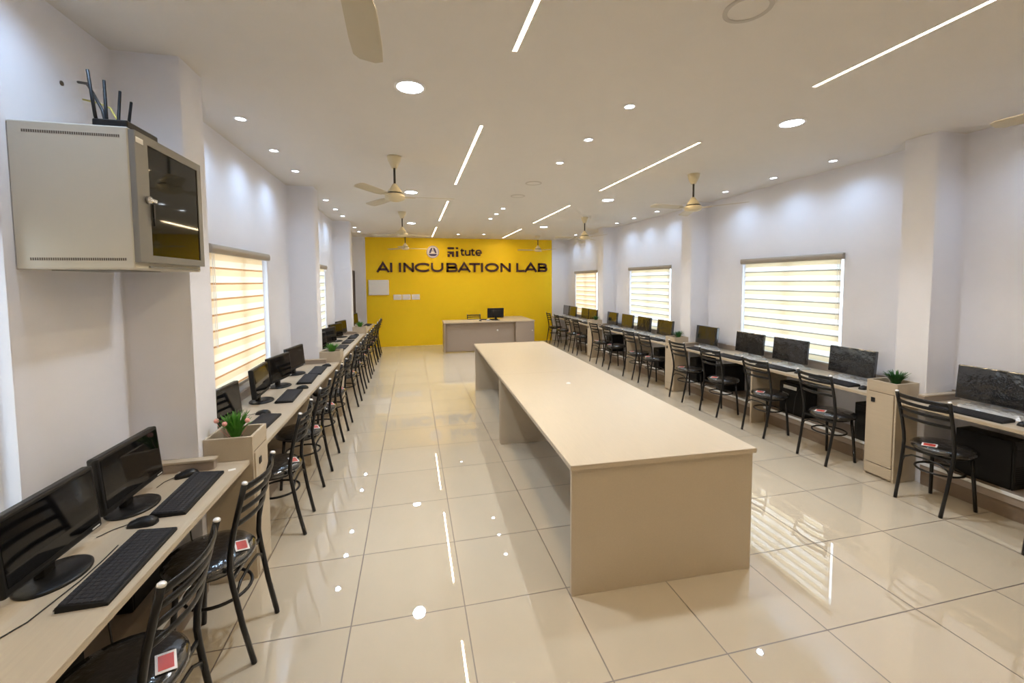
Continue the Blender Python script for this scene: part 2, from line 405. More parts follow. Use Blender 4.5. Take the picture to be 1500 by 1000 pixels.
for x, s in ((.91, 'rack cabinet side'), (2.89, 'three-window side')):
    for k, (a, b_) in enumerate(STR):
        r = empty('linear_ceiling_light', (x, (a+b_)/2, Z)); h = (b_-a)/2
        tag(r, 'warm linear LED strip light, %s from yellow wall, %s' % (ORD[4-k], s), 'strip light', 'warm LED strips in the ceiling')
        MB().box(-.017, -.012, -h, h, -.006, -.0005).box(.012, .017, -h, h, -.006, -.0005).box(-.017, .017, -h-.006, -h, -.006, -.0005).box(-.017, .017, h, h+.006, -.006, -.0005).build('channel', M['trim_white'], r)
        MB().box(-.012, .012, -h, h, -.005, -.0005).build('diffuser', M['strip_warm'], r)
        l = bpy.data.lights.new('strip_beam', 'AREA'); l.shape = 'RECTANGLE'; l.size = .024; l.size_y = 2*h; l.energy = 4.3*2*h; l.color = (1., .76, .45)
        lo = bpy.data.objects.new('strip_beam', l); COL.objects.link(lo); lo.location = (x, (a+b_)/2, Z-.0065)

# ceiling fans
def make_fan():
    r = empty('ceiling_fan'); tag(r, 'x', 'ceiling fan')
    MB().lathe([(.028, -.115), (.034, -.10), (.06, -.045), (.068, -.01), (.068, -.0005)], n=24).build('canopy', M['cream_enamel'], r)
    MB().lathe([(.011, -.30), (.011, -.11)], n=12).build('downrod', M['rod_dark'], r)
    MB().lathe([(0, -.435), (.06, -.432), (.092, -.418), (.098, -.398), (.095, -.378), (.085, -.368)], n=28).build('motor', M['cream_enamel'], r)
    MB().lathe([(.080, -.368), (.080, -.358)], n=28).build('motor_gap', M['rod_dark'], r)
    MB().lathe([(.072, -.358), (.066, -.335), (.04, -.30), (.022, -.27), (.013, -.265)], n=24).build('motor_cover', M['cream_enamel'], r)
    for k in range(3):
        b = MB(); Rz = Matrix.Rotation(2*PI*k/3, 4, 'Z'); Rx = Matrix.Rotation(math.radians(10), 4, 'X')
        poly = [(.17, -.045), (.25, -.058), (.45, -.062), (.56, -.058), (.585, -.03), (.585, .03), (.56, .05), (.45, .052), (.25, .046), (.17, .035)]
        b.prism(poly, Rz @ Matrix.Translation((0, 0, -.395)) @ Rx, .004)
        b.box(.085, .20, -.022, .022, -.400, -.394, 0, Rz)
        b.build('blade', M['blade'], r)
    return r
fan = make_fan(); st = []
for (x, y, rz, lb) in [(.2, 2.74, 0, 'cream three-blade ceiling fan, third from yellow wall, rack cabinet side'), (.2, 6.12, .5, 'cream three-blade ceiling fan, second from yellow wall, rack cabinet side'), (.2, 9.3, .3, 'cream ceiling fan against the yellow wall above round emblem'),
                       (3.59, 2.76, PI+.12, 'cream three-blade ceiling fan, third from yellow wall, three-window side'), (3.65, 6.12, PI-.2, 'cream ceiling fan, second from yellow wall, three-window side'), (3.72, 9.5, PI+.1, 'cream ceiling fan against the yellow wall, three-window side'),
                       (.2, -.5, PI/2, 'cream ceiling fan cut by the top edge above the linear light'), (3.6, -.5, PI/2+.15, 'cream ceiling fan mostly out of view at the upper corner')]:
    place(fan, st, (x, y, Z), rz, lb, 'cream ceiling fans')

# ------------------------------------------------------------------ yellow wall: lettering, emblem, boxes
def stroke(mb, pts, w, Mx, h, closed=False):
    """mitred ribbon through 2D points, extruded"""
    P = [Vector((p[0], p[1])) for p in pts]; n = len(P); Lf, Rt = [], []
    for i in range(n):
        a = P[i]-P[i-1] if (i > 0 or closed) else P[1]-P[0]
        c = P[(i+1) % n]-P[i] if (i < n-1 or closed) else P[-1]-P[-2]
        a.normalize(); c.normalize(); na = Vector((-a.y, a.x)); nc = Vector((-c.y, c.x)); mm = na+nc
        if mm.length < 1e-4: mm = na
        mm.normalize(); k = w/2/max(.45, mm.dot(na))
        Lf.append(P[i]+mm*k); Rt.append(P[i]-mm*k)
    for i in range(n if closed else n-1):
        j = (i+1) % n
        mb.prism([tuple(Rt[i]), tuple(Rt[j]), tuple(Lf[j]), tuple(Lf[i])], Mx, h)
def arc(cx, cy, rx, ry, a0, a1, n=14):
    return [(cx+rx*math.cos(math.radians(a0+(a1-a0)*k/n)), cy+ry*math.sin(math.radians(a0+(a1-a0)*k/n))) for k in range(n+1)]
def px2x(px):
    t = (px-550)/252.; return -.62+4.492*t+.478*t*t
WALLM = Matrix(((1, 0, 0, 0), (0, 0, -1, YB), (0, 1, 0, 0), (0, 0, 0, 1)))   # local xy -> wall xz, z -> towards the room
sgn = empty('wall_lettering', (0, 0, 0)); tag(sgn, 'dark maroon raised lettering AI INCUBATION LAB on the yellow wall', 'lettering')
z0, z1 = 2.085, 2.345; H = z1-z0; sw = .057; hs = sw/2
def letter(ch, a, b_):
    sg = MB()
    x0, x1 = px2x(a), px2x(b_); xm = (x0+x1)/2; l, r_ = x0+hs, x1-hs; bt, tp = z0+hs, z1-hs
    S = lambda p, c=False: stroke(sg, p, sw, WALLM, .03, c)
    if ch == 'A': S([(x0+.03, z0), (xm, z1-.01), (x1-.03, z0)]); S([(x0+.08, z0+.075), (x1-.08, z0+.075)])
    elif ch == 'I': S([(xm, z0), (xm, z1)])
    elif ch == 'N': S([(l, z0), (l, z1)]); S([(r_, z0), (r_, z1)]); S([(l, z1-.02), (r_, z0+.02)])
    elif ch == 'C':
        rx = (x1-x0)*.535; S(arc(l+rx, (z0+z1)/2, rx, (tp-bt)/2, 38, 322, 22))
    elif ch == 'U':
        q = z0+.12; S([(l, z1)]+arc(xm, q, xm-l, q-bt, 180, 360, 14)+[(r_, z1)])
    elif ch == 'B':
        zm = (z0+z1)/2; rr = .06; xe = r_-.0
        S([(l, z0), (l, z1)]); S([(x0, tp)]+arc(xe-rr-.02, (tp+zm)/2, rr, (tp-zm)/2, 90, -90, 10)+[(l, zm)]); S([(l, zm)]+arc(xe-rr, (zm+bt)/2, rr, (zm-bt)/2, 90, -90, 10)+[(x0, bt)])
    elif ch == 'T': S([(x0, tp), (x1, tp)]); S([(xm, z0), (xm, tp)])
    elif ch == 'O': S(arc(xm, (z0+z1)/2, xm-l, (tp-bt)/2, 0, 352, 28), True)
    elif ch == 'L': S([(l, z1), (l, bt), (x1, bt)])
    sg.build('letter', M['lettering'], sgn)
for ch, a, b_ in [('A', 550.6, 571), ('I', 571.5, 574.5), ('I', 584.5, 587.5), ('N', 591, 606.5), ('C', 607.5, 628), ('U', 631.5, 649.5), ('B', 654, 670.5), ('A', 670, 690), ('T', 687.5, 703),
                  ('I', 704.5, 707.8), ('O', 710.5, 730.5), ('N', 733, 748), ('L', 756.3, 768), ('A', 767.5, 787), ('B', 788, 801.5)]: letter(ch, a, b_)
# mark and the word beside it
lg = empty('wall_logo', (0, 0, 0)); tag(lg, 'small dark maroon logo with the word tute above the large lettering', 'logo')
def lx(c): return px2x(610+c*.07333)
def lz(c): return 2.79-(c-155)*.00134
mk = MB()
def rect(a, b_, c, d): mk.prism([(lx(a), lz(d)), (lx(b_), lz(d)), (lx(b_), lz(c)), (lx(a), lz(c))], WALLM, .025)
rect(628, 755, 155, 195); rect(628, 755, 243, 275); rect(628, 672, 300, 357); rect(715, 755, 275, 357); rect(795, 840, 155, 193); rect(795, 840, 235, 357)
mk.prism([(lx(672), lz(300)), (lx(715), lz(300)), (lx(715), lz(275)), (lx(660), lz(275))], WALLM, .025)
mk.build('mark', M['lettering'], lg)
wd = MB(); sw2 = .04
def S2(p, c=False): stroke(wd, [(lx(a), lz(b_)) for a, b_ in p], sw2, WALLM, .022, c)
for ox in (885, 1095):
    S2([(ox+28, 185), (ox+28, 300), (ox+38, 316), (ox+75, 316)]); S2([(ox, 222), (ox+72, 222)])
S2([(988, 210), (988, 295), (1005, 317), (1050, 317), (1070, 300)]); S2([(1070, 210), (1070, 330)])
S2([(1198, 272), (1296, 272)]+[(1246+50*math.cos(math.radians(t)), 266-56*math.sin(math.radians(t))) for t in range(0, 316, 21)])
wd.build('word', M['lettering'], lg)
# round emblem
em = empty('wall_emblem', (.94, YB, 2.655)); tag(em, 'round white and navy emblem on the yellow wall beside the logo', 'emblem')
ME = Matrix(((1, 0, 0, 0), (0, 0, -1, 0), (0, 1, 0, 0), (0, 0, 0, 1)))
MB().prism([(.175*math.cos(2*PI*k/36), .175*math.sin(2*PI*k/36)) for k in range(36)], ME, .02).build('disc', M['emblem_white'], em)
q = MB(); up = ME @ Matrix.Translation((0, 0, .02))
q.ring(up, .158, .166, .003, 36)
for s in (-1, 1):
    q.prism([(s*.010, .120), (s*.050, .105), (s*.085, .045), (s*.105, -.035), (s*.062, -.035), (s*.045, .01), (s*.022, .045)][::s], up, .004)
q.prism([(-.115, -.055), (.115, -.055), (.10, -.095), (.05, -.118), (-.05, -.118), (-.10, -.095)], up, .004)
q.prism([(0, .05), (.03, 0), (0, -.04), (-.03, 0)], up, .002)
q.build('figure', M['navy'], em)
MB().prism([(0, .03), (.025, -.01), (0, -.04), (-.025, -.01)], ME @ Matrix.Translation((0, 0, .0245)), .002).build('diamond', M['white_plastic'], em)
# distribution box and switch plates
db = empty('wall_mounted_box', (-.55, YB, 1.66)); tag(db, 'white rectangular electrical box on the yellow wall', 'electrical box')
MB().box(-.27, .27, -.05, 0, -.21, .21, .006).build('case', M['white_plastic'], db)
MB().box(-.25, .25, -.056, -.05, -.19, .19, .003).build('cover', M['white_plastic'], db)
for k, x in enumerate((-.055, .19, .445)):
    sp = empty('switch_plate', (x, YB, 1.385)); tag(sp, ['white switch plate, first beside the electrical box', 'white switch plate, middle of the three', 'white switch plate, third from the electrical box'][k], 'switch', 'switch plates on the yellow wall')
    MB().box(-.112, .112, -.012, 0, -.075, .075, .004).build('plate', M['white_plastic'], sp)
    q = MB()
    for j in range(4): q.box(-.088+.046*j, -.05+.046*j, -.017, -.012, -.045, .045, .002)
    q.build('rocker', M['sticker_white'], sp)

# ------------------------------------------------------------------ centre tables
RT = math.radians(-1.7)
def ctable(y0, y1, label):
    """two-panel table in the frame of the long table; x 0..1.18"""
    r = empty('long_table', CT, RT); tag(r, label, 'table', 'long laminate tables in the aisle')
    t = MB(); t.box(-.012, 1.188, y0, y1, .745, .775, .002); t.build('tabletop', M['laminate'], r)
    for a in (y0+.02, y1-.045):
        MB().box(0, 1.176, a, a+.025, 0, .7445, .0015).build('end_panel', M['laminate'], r)
    MB().box(.575, .60, y0+.046, y1-.046, .30, .7445).build('modesty_panel', M['laminate'], r)
    return r
CT = (1.203, .508, 0)
ctable(0, 2.375, 'long beige laminate table with solid end panel, tile aisle in front')
ctable(2.379, 4.78, 'long beige laminate table joined behind, facing the yellow wall')
mp_ = MB().lathe([(.0, 0), (.022, 0), (.024, .006), (.016, .012), (0, .014)], n=16).build('bottle_cap', M['white_plastic'], None, (1.86, 2.3, .7755)); tag(mp_, 'tiny white cap lying on the long table', 'cap')

# ------------------------------------------------------------------ wall desks, plinths, planters
def desk(side, y0, y1, notch, supports, label, backsplash=True):
    """side -1: along XL, +1: along XR.  notch: extra strip in front of the column up to this y"""
    s = -side; X = XL if side < 0 else XR; D = .565
    r = empty('wall_desk', (X, y0, 0)); tag(r, label, 'desk', 'laminate desks along the walls')
    xx = lambda d: s*d
    t = MB(); t.box(xx(.001), xx(D), 0, y1-y0, DZ-.028, DZ, .0015)
    if notch: t.box(xx(.322), xx(D), y1-y0, notch-y0, DZ-.028, DZ, .0015)
    t.build('tabletop', M['laminate'], r)
    q = MB(); q.box(xx(.001), xx(.018), 0, y1-y0, DZ, DZ+.075, .001); q.build('backsplash', M['laminate_grey'], r)
    for ys in supports: MB().box(xx(.012), xx(D-.03), ys-y0-.012, ys-y0+.012, 0, DZ-.0285).build('support_panel', M['laminate'], r)
    q = MB(); n = 0
    for k in range(int((y1-y0)/.9)):
        yk = .45+.9*k
        if any(abs(yk+y0-ys) < .1 for ys in supports): continue
        q.box(xx(.002), xx(.3), yk-.012, yk+.012, DZ-.045, DZ-.0285).box(xx(.002), xx(.03), yk-.03, yk+.03, DZ-.16, DZ-.045); n += 1
    if n: q.build('bracket', M['edge_band'], r)
    return r
def plinth(side, y0, y1, label):
    s = -side; X = XL if side < 0 else XR
    r = empty('cable_plinth', (X, y0, 0)); tag(r, label, 'plinth', 'low plinths under the wall desks')
    MB().box(0, s*.352, 0, y1-y0, .19, .204).box(s*.338, s*.352, 0, y1-y0, .12, .19).build('top', M['laminate_grey'], r)
    MB().box(s*.352, s*.36, 0, y1-y0, .178, .205, .002).build('edge_strip', M['upvc'], r)
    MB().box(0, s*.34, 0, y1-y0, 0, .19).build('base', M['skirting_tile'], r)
PLY = [(1.12, 1.37), (4.33, 4.58), (7.53, 7.80)]
nm = {-1: 'rack cabinet wall', 1: 'three-window wall'}
bays = [(-2.9, 1.068, 1.118), (1.372, 4.298, 4.328), (4.582, 7.498, 7.528)]
for side in (-1, 1):
    for k, (a, b_, c) in enumerate(bays):
        sup = [[-.9], [2.78], [5.95]][k]
        desk(side, a, b_, c, sup, 'greige laminate desk, %s from yellow wall along the %s' % (ORD[3-k], nm[side]))
        yy = [(a, 1.068), (1.372, 4.298), (4.582, 7.498)][k]
        for j, (p, q_) in enumerate([(yy[0], sup[0]-.013), (sup[0]+.013, yy[1])]):
            plinth(side, p, q_, 'low white-topped plinth under the %s desk from yellow wall, %s half, %s' % (ORD[3-k], ['aisle-start', 'far'][j], nm[side]))
desk(-1, 7.802, 9.70, None, [8.75], 'greige laminate desk by the door, first from the yellow wall')
desk(1, 7.802, 10.55, None, [9.15], 'greige laminate desk ending at the yellow wall')
plinth(1, 7.802, 9.13, 'low white-topped plinth under the desk by the yellow wall')
plinth(-1, 7.802, 8.73, 'low white-topped plinth under the desk by the door')
def planter(side, y0, y1, label):
    s = -side; X = -.868 if side < 0 else 4.698; D = .262 if side < 0 else .255; W = y1-y0; H_ = .885
    r = empty('planter_cabinet', (X, y0, 0)); tag(r, label, 'planter cabinet', 'laminate planter cabinets in front of the columns')
    t = .016
    c = MB(); c.box(0, s*D, 0, t, 0, H_, .001).box(0, s*D, W-t, W, 0, H_, .001).box(0, s*t, t, W-t, 0, H_).box(s*t, s*(D-.003), t, W-t, .785, .80).box(s*t, s*(D-.02), t, W-t, 0, .02)
    c.build('carcass', M['laminate'], r)
    MB().box(s*(D-t), s*D, t, W-t, .80, H_, .001).build('planter_front', M['laminate'], r)
    MB().box(s*(D-.016), s*(D-.004), t, W-t, .02, .785).build('reveal', M['skirting_tile'], r)
    d_ = MB().box(s*(D-.004), s*(D+.008), t+.003, W-t-.003, .125, .778, .001).build('door', M['laminate'], r)
    yk = W-.065 if side > 0 else W*.35
    MB().box(s*(D+.008), s*(D+.014), yk-.017, yk+.017, .685, .727, .002).build('knob', M['black_plastic'], d_)
    MB().box(s*(D-.004), s*(D+.006), t, W-t, .02, .118, .001).build('base_board', M['laminate'], r)
    MB().box(s*t, s*(D-t), t, W-t, .80, .815).build('soil', M['soil'], r)
    return r
pnames = ['third from yellow wall', 'second from yellow wall', 'first from yellow wall']
for k, (a, b_) in enumerate(PLY):
    planter(-1, a, b_, 'laminate planter cabinet with pink flowers, below the rack cabinet column' if k == 0 else 'laminate planter cabinet, %s along the rack cabinet wall' % pnames[k])
    planter(1, a, b_, 'laminate planter cabinet, %s along the three-window wall' % pnames[k])
    for side in (-1, 1):
        x0, x1 = (XL+.002, -.775) if side < 0 else (4.60, XR-.002)
        y1 = COLS_Y[k][0]-.003
        r = empty('cable_box', ((x0+x1)/2, y1, DZ)); tag(r, 'low laminate boxing on desk at the %s column, %s' % (['third', 'second', 'first'][k]+' from yellow wall', nm[side]), 'boxing', 'low boxings on the desks')
        hw = (x1-x0)/2
        MB().box(-hw, hw, -.045, -.005, 0, .05, .001).build('body', M['laminate_grey'], r)
        MB().box(-hw, hw+.004 if side < 0 else hw, -.055, 0, .05, .062, .001).build('lid', M['laminate'], r)

# plants: tufts of blades
def plant(loc, n, h, spread, leafm, flowers, label, seed):
    rnd = random.Random(seed)
    r = empty('potted_plant', loc); tag(r, label, 'plant', 'small green plants in the planters')
    MB().lathe([(.03, 0), (.04, .045), (.036, .045), (.034, .035), (0, .035)], n=16).build('pot', M['dark_trim'], r)
    f = MB()
    for i in range(n):
        a = rnd.uniform(0, 2*PI); ln = h*rnd.uniform(.65, 1.05); out = spread*rnd.uniform(.15, 1.0); r0 = rnd.uniform(0, .03); w = rnd.uniform(.004, .0075)
        pts = []
        for k in range(6):
            t = k/5; pts.append((math.cos(a)*(r0+out*t**1.6), math.sin(a)*(r0+out*t**1.6), .036+ln*(t-.22*t*t*out/spread)))
        px, py = -math.sin(a), math.cos(a); pv = None
        for k, p in enumerate(pts):
            ww = w*(1-.9*(k/5)**2)*(.6+.8*min(1, k/2)) ; c = math.cos(a)*.0015, math.sin(a)*.0015
            v = [f.bm.verts.new((p[0]-px*ww, p[1]-py*ww, p[2])), f.bm.verts.new((p[0]+c[0], p[1]+c[1], p[2]-.0015)), f.bm.verts.new((p[0]+px*ww, p[1]+py*ww, p[2]))]
            if pv:
                for j in (0, 1): f.bm.faces.new((pv[j], pv[j+1], v[j+1], v[j])).smooth = True
            pv = v
    f.build('leaves', leafm, r)
    if flowers:
        for i in range(flowers):
            a = 2*PI*i/flowers+rnd.uniform(-.4, .4); d = rnd.uniform(.06, .095); z = .036+h*rnd.uniform(.55, .75)
            q = MB(); cx, cy = d*math.cos(a), d*math.sin(a)
            for k in range(5):
                t = 2*PI*k/5
                q.lathe([(0, -.012), (.006, -.004), (.008, .005), (.004, .013), (0, .016)], (cx+.007*math.cos(t), cy+.007*math.sin(t), z), 8)
            q.tube([(cx*.3, cy*.3, .036), (cx*.8, cy*.8, z*.6), (cx, cy, z-.01)], .0015, 5)
            q.build('flower', M['petal'], r)
plant((-.735, 1.225, .8155), 150, .175, .085, M['leaf'], 4, 'bright green grassy plant with pink flowers in planter below rack cabinet', 1)
plant((4.60, 1.24, .8155), 110, .135, .09, M['leaf_dark'], 0, 'dark green plant in the third planter from yellow wall, three-window side', 2)
for k in (1, 2):
    y = (PLY[k][0]+PLY[k][1])/2
    plant((-.735, y, .8155), 90, .15, .085, M['leaf'], 0, 'green plant in the %s planter from yellow wall, rack cabinet side' % ORD[2-k], 3+k)
    plant((4.60, y, .8155), 90, .14, .085, M['leaf_dark'], 0, 'green plant in the %s planter from yellow wall, three-window side' % ORD[2-k], 6+k)

# ------------------------------------------------------------------ chair (faces +x, rear feet at x=0)
def make_chair():
    r = empty('dining_chair'); tag(r, 'x', 'chair')
    R = .0125
    for s in (-1, 1):
        pts = [(-.012, s*.158, 0), (.03, s*.163, .20), (.062, s*.168, .40), (.070, s*.170, .47), (.066, s*.172, .54), (.045, s*.175, .66), (.015, s*.178, .78), (-.012, s*.180, .885)]
        l = MB().tube(pts, R, 10).build('leg', M['black_metal'], r)
        MB().lathe([(.0132, 0), (.0132, .006), (.009, .010), (0, .011)], n=12, M=Matrix.Translation((-.012, s*.180, .885)) @ Matrix.Rotation(-.22, 4, 'Y')).build('cap', M['cap_silver'], l)
        f = MB().tube([(.345, s*.150, 0), (.330, s*.140, .22), (.312, s*.128, .425)], R, 10).build('leg', M['black_metal'], r)
    b = MB()
    for z, x, w in ((.862, -.006, .016), (.812, .006, .014), (.752, .021, .013), (.690, .037, .013)):
        pts = [(x-.045*(1-(y/.176)**2), y, z) for y in [(-.176+.352*k/12) for k in range(13)]]
        b.tube(pts, w, 10, flat=((0, 0, 1), .35))
    b.build('backrest', M['black_metal'], r)
    MB().tube([(.215+.150*math.cos(2*PI*k/28), .150*math.sin(2*PI*k/28), .425) for k in range(28)], .010, 8, close=True).box(.06, .072, -.17, .17, .415, .433).build('seat_frame', M['black_metal'], r)
    MB().tube([(.196+.142*math.cos(2*PI*k/32), .142*math.sin(2*PI*k/32), .285) for k in range(32)], .008, 8, close=True).build('stretcher', M['black_metal'], r)
    MB().tube([(.052, -.165, .30), (.054, -.150, .345), (.056, -.10, .375), (.057, 0, .382), (.056, .10, .375), (.054, .150, .345), (.052, .165, .30)], .007, 8).build('brace', M['black_metal'], r)
    prof = [(0, .432), (.165, .432), (.188, .440), (.197, .455), (.195, .470), (.180, .483), (.14, .491), (.08, .494), (0, .494)]
    s = MB().lathe(prof, (.228, 0, 0), 36).build('seat', M['seat_vinyl'], r)
    st_ = MB()
    st_.box(-.030, .030, -.045, .045, 0, .0012, 0, Matrix.Translation((.086, 0, .4935)) @ Matrix.Rotation(math.radians(-9), 4, 'Y') @ Matrix.Rotation(.5, 4, 'Z'))
    st_.mi = 1
    st_.box(-.022, .022, -.034, .034, .0012, .0018, 0, Matrix.Translation((.086, 0, .4935)) @ Matrix.Rotation(math.radians(-9), 4, 'Y') @ Matrix.Rotation(.5, 4, 'Z'))
    k_ = st_.build('sticker', [M['sticker_white'], M['sticker_red']], s); k_['label'] = 'red and white label'
    return r
chair = make_chair(); cst = []
LCH = [-.03, .64, 1.70, 2.43, 3.19, 3.88, 4.90, 5.66, 6.42, 7.10, 8.10, 8.75, 9.35]
RCH = [.02, .785, 1.70, 2.45, 3.22, 3.94, 4.88, 5.42, 6.34, 6.96, 8.04, 8.62, 9.42, 10.12]
for k, y in enumerate(LCH):
    rz = PI+random.uniform(-.05, .05)
    fx = -.435 if y < 1.5 else -.46
    place(chair, cst, (fx+.01, y, 0), rz, 'black ladder-back chair with round seat, %s from yellow wall, rack cabinet side' % ORD[len(LCH)-1-k], 'black chairs along the wall desks')
for k, y in enumerate(RCH):
    rz = random.uniform(-.05, .05)
    place(chair, cst, (4.22, y, 0), rz, 'black ladder-back chair with round seat, %s from yellow wall, three-window side' % ORD[len(RCH)-1-k], 'black chairs along the wall desks')
place(chair, cst, (2.02, 10.12, 0), -PI/2, 'black ladder-back chair behind the teacher desk at yellow wall', 'black chairs along the wall desks')

# ------------------------------------------------------------------ monitors (screen faces +x, base at origin)
def make_monitor(wrapped):
    r = empty('monitor'); tag(r, 'x', 'monitor')
    Rt_ = Matrix.Translation((0, 0, .205 if wrapped else .195)) @ Matrix.Rotation(math.radians(-5), 4, 'Y')
    hw, hh = (.235, .140) if wrapped else (.217, .128)
    p = MB().box(-.028, .012, -hw, hw, -hh, hh, .008, Rt_, 2).box(-.05, -.026, -.13, .13, -.09, .07, .01, Rt_)
    p.build('housing', M['film_screen'] if wrapped else M['black_plastic'], r)
    s = MB().box(.0118, .0135, -hw+.016, hw-.016, -hh+.028, hh-.016, 0, Rt_)
    s.build('screen', M['film_screen'] if wrapped else M['screen'], r)
    if not wrapped: MB().box(.0118, .0132, .16, .20, -hh+.009, -hh+.014, 0, Rt_).build('button_row', M['cap_silver'], r)
    MB().box(-.045, -.012, -.03, .03, .012, .15, .006).build('neck', M['film'] if wrapped else M['black_plastic'], r)
    MB().lathe([(.120, 0), (.120, .006), (.11, .012), (.04, .016), (0, .016)], n=32, sx=.82, sy=1.0).build('stand_base', M['film'] if wrapped else M['black_plastic'], r)
    if wrapped:
        g = MB(); rnd = random.Random(5); nx, ny = 9, 15; V = []
        for i in range(nx):
            for j in range(ny):
                x = -.115+.21*i/(nx-1); y = -.20+.40*j/(ny-1)
                e = min(i, nx-1-i, j, ny-1-j)
                V.append(g.bm.verts.new((x+rnd.uniform(-.006, .006), y+rnd.uniform(-.006, .006), .002 if e == 0 else .019+rnd.uniform(0, .022))))
        for i in range(nx-1):
            for j in range(ny-1):
                a = i*ny+j; g.bm.faces.new((V[a], V[a+1], V[a+ny+1])); g.bm.faces.new((V[a], V[a+ny+1], V[a+ny]))
        w_ = g.build('plastic_sheet', M['film_sheet'], r); w_['label'] = 'crumpled clear plastic sheet over the stand'
    return r
mon = make_monitor(False); monw = make_monitor(True); ms_, mw_ = [], []
LM = [(.155, -.94, 0), (.65, -.965, 0), (1.70, -.97, .06), (2.50, -.99, -.04), (3.06, -.99, .18), (3.66, -.99, .16), (4.95, -1.0, .3), (5.75, -1.0, .34), (6.45, -1.0, .32), (7.05, -1.0, .25), (8.25, -1.0, .2), (8.95, -1.0, .2)]
for k, (y, x, yaw) in enumerate(LM):
    place(mon, ms_, (x, y, DZ), -yaw, 'black flat monitor on oval stand, %s from yellow wall, rack cabinet side' % ORD[len(LM)-1-k], 'monitors along the wall desks')
RM = [.675, 1.79, 2.53, 3.16, 4.02, 5.13, 5.84, 6.50, 7.20, 8.25, 8.75, 9.62, 10.15]
for k, y in enumerate(RM):
    place(monw, mw_, (4.79, y, DZ), PI, 'black monitor in clear plastic wrap, %s from yellow wall, three-window side' % ORD[len(RM)-1-k], 'wrapped monitors along the wall desks')

# keyboards (long side along y, front edge at +x), mice
def make_keyboard():
    r = empty('keyboard'); tag(r, 'x', 'keyboard')
    b = MB(); b.prism([(-.072, 0), (.072, 0), (.072, .010), (.068, .013), (-.066, .022), (-.072, .018)], Matrix(((1, 0, 0, 0), (0, 0, 1, -.222), (0, 1, 0, 0), (0, 0, 0, 1))), .444)
    b.build('case', M['black_matte'], r)
    k = MB()
    for i in range(6):
        x = -.058+.0205*i+(.004 if i > 0 else 0)
        z = .0215-.009*(x+.066)/.134
        k.box(x-.0098, x+.0102, -.2145, .2115, z-.001, z+.0006)
        n = 21
        j = 0
        while j < n:
            w = 1
            if i == 5 and 4 <= j <= 8: w = 6 if j == 4 else 1
            y0 = -.214+.0204*j; y1 = y0+.0204*w-.003
            k.box(x-.0082, x+.0082, y0, y1, z-.001, z+.004)
            j += w
    k.build('keys', M['key_black'], r)
    MB().tube([(-.072, .1, .012), (-.079, .09, .004), (-.080, .05, .0035), (-.081, -.12, .0035), (-.082, -.21, .0035)], .002, 6).build('cable', M['cable'], r)
    return r
def make_mouse():
    r = empty('mouse'); tag(r, 'x', 'mouse')
    b = MB(); n = 16
    # long axis along x (front at -x)
    rings = []
    prof = [(-.055, .012, .010), (-.050, .024, .018), (-.03, .029, .028), (0, .031, .036), (.03, .031, .034), (.048, .025, .022), (.055, .012, .010)]
    for x, w, h in prof:
        rings.append([b.bm.verts.new((x, w*math.cos(PI*t/8), max(0, h*math.sin(PI*t/8)))) for t in range(9)])
    for A, B in zip(rings, rings[1:]):
        for t in range(8): b.bm.faces.new((A[t], A[t+1], B[t+1], B[t])).smooth = True
        b.bm.faces.new((A[0], B[0], B[8], A[8]))
    b.bm.faces.new(rings[0]); b.bm.faces.new(rings[-1][::-1]); b.build('body', M['black_plastic'], r)
    MB().lathe([(.008, -.004), (.008, .004)], n=14, M=Matrix.Translation((-.032, 0, .024)) @ Matrix.Rotation(PI/2, 4, 'X')).build('wheel', M['grille_grey'], r)
    MB().tube([(-.053, 0, .008), (-.075, 0, .003), (-.10, -.02, .003), (-.13, -.07, .003)], .0018, 6).build('cable', M['cable'], r)
    return r
kb = make_keyboard(); mo = make_mouse(); ks, mos = [], []
LK = [(.165, -.728, -.02), (.735, -.765, -.03), (1.80, -.775, .03), (2.60, -.785, -.04), (3.31, -.785, -.05), (3.76, -.775, -.03), (5.0, -.78, .02), (5.65, -.78, .0), (6.3, -.78, .03), (6.95, -.78, .0), (8.2, -.78, .0), (9.3, -.74, .05)]
for k, (y, x, a) in enumerate(LK): place(kb, ks, (x, y, DZ), -a, 'black keyboard on the desk, %s from yellow wall, rack cabinet side' % ORD[len(LK)-1-k], 'keyboards on the wall desks')
RK = [.70, 1.80, 2.52, 3.25, 3.9, 5.1, 5.8, 6.5, 7.08, 8.2, 8.85, 9.6, 10.1]
for k, y in enumerate(RK): place(kb, ks, (4.575, y, DZ), PI+random.uniform(-.04, .04), 'black keyboard on the desk, %s from yellow wall, three-window side' % ORD[len(RK)-1-k], 'keyboards on the wall desks')
LMO = [(.47, -.83), (.965, -.885), (2.085, -.85), (2.90, -.745), (4.05, -.73), (5.3, -.76), (7.25, -.76)]
for k, (y, x) in enumerate(LMO): place(mo, mos, (x, y, DZ), (.5 if k == 1 else random.uniform(-.2, .3)), 'black computer mouse, %s from yellow wall, rack cabinet side' % ORD[len(LMO)-1-k], 'mice on the wall desks')
RMO = [(.41, 4.62), (1.50, 4.58), (2.22, 4.6), (2.88, 4.60), (3.575, 4.6), (4.8, 4.6), (5.52, 4.6), (6.2, 4.6)]
for k, (y, x) in enumerate(RMO): place(mo, mos, (x, y, DZ), PI+random.uniform(-.3, .3), 'black computer mouse, %s from yellow wall, three-window side' % ORD[len(RMO)-1-k], 'mice on the wall desks')

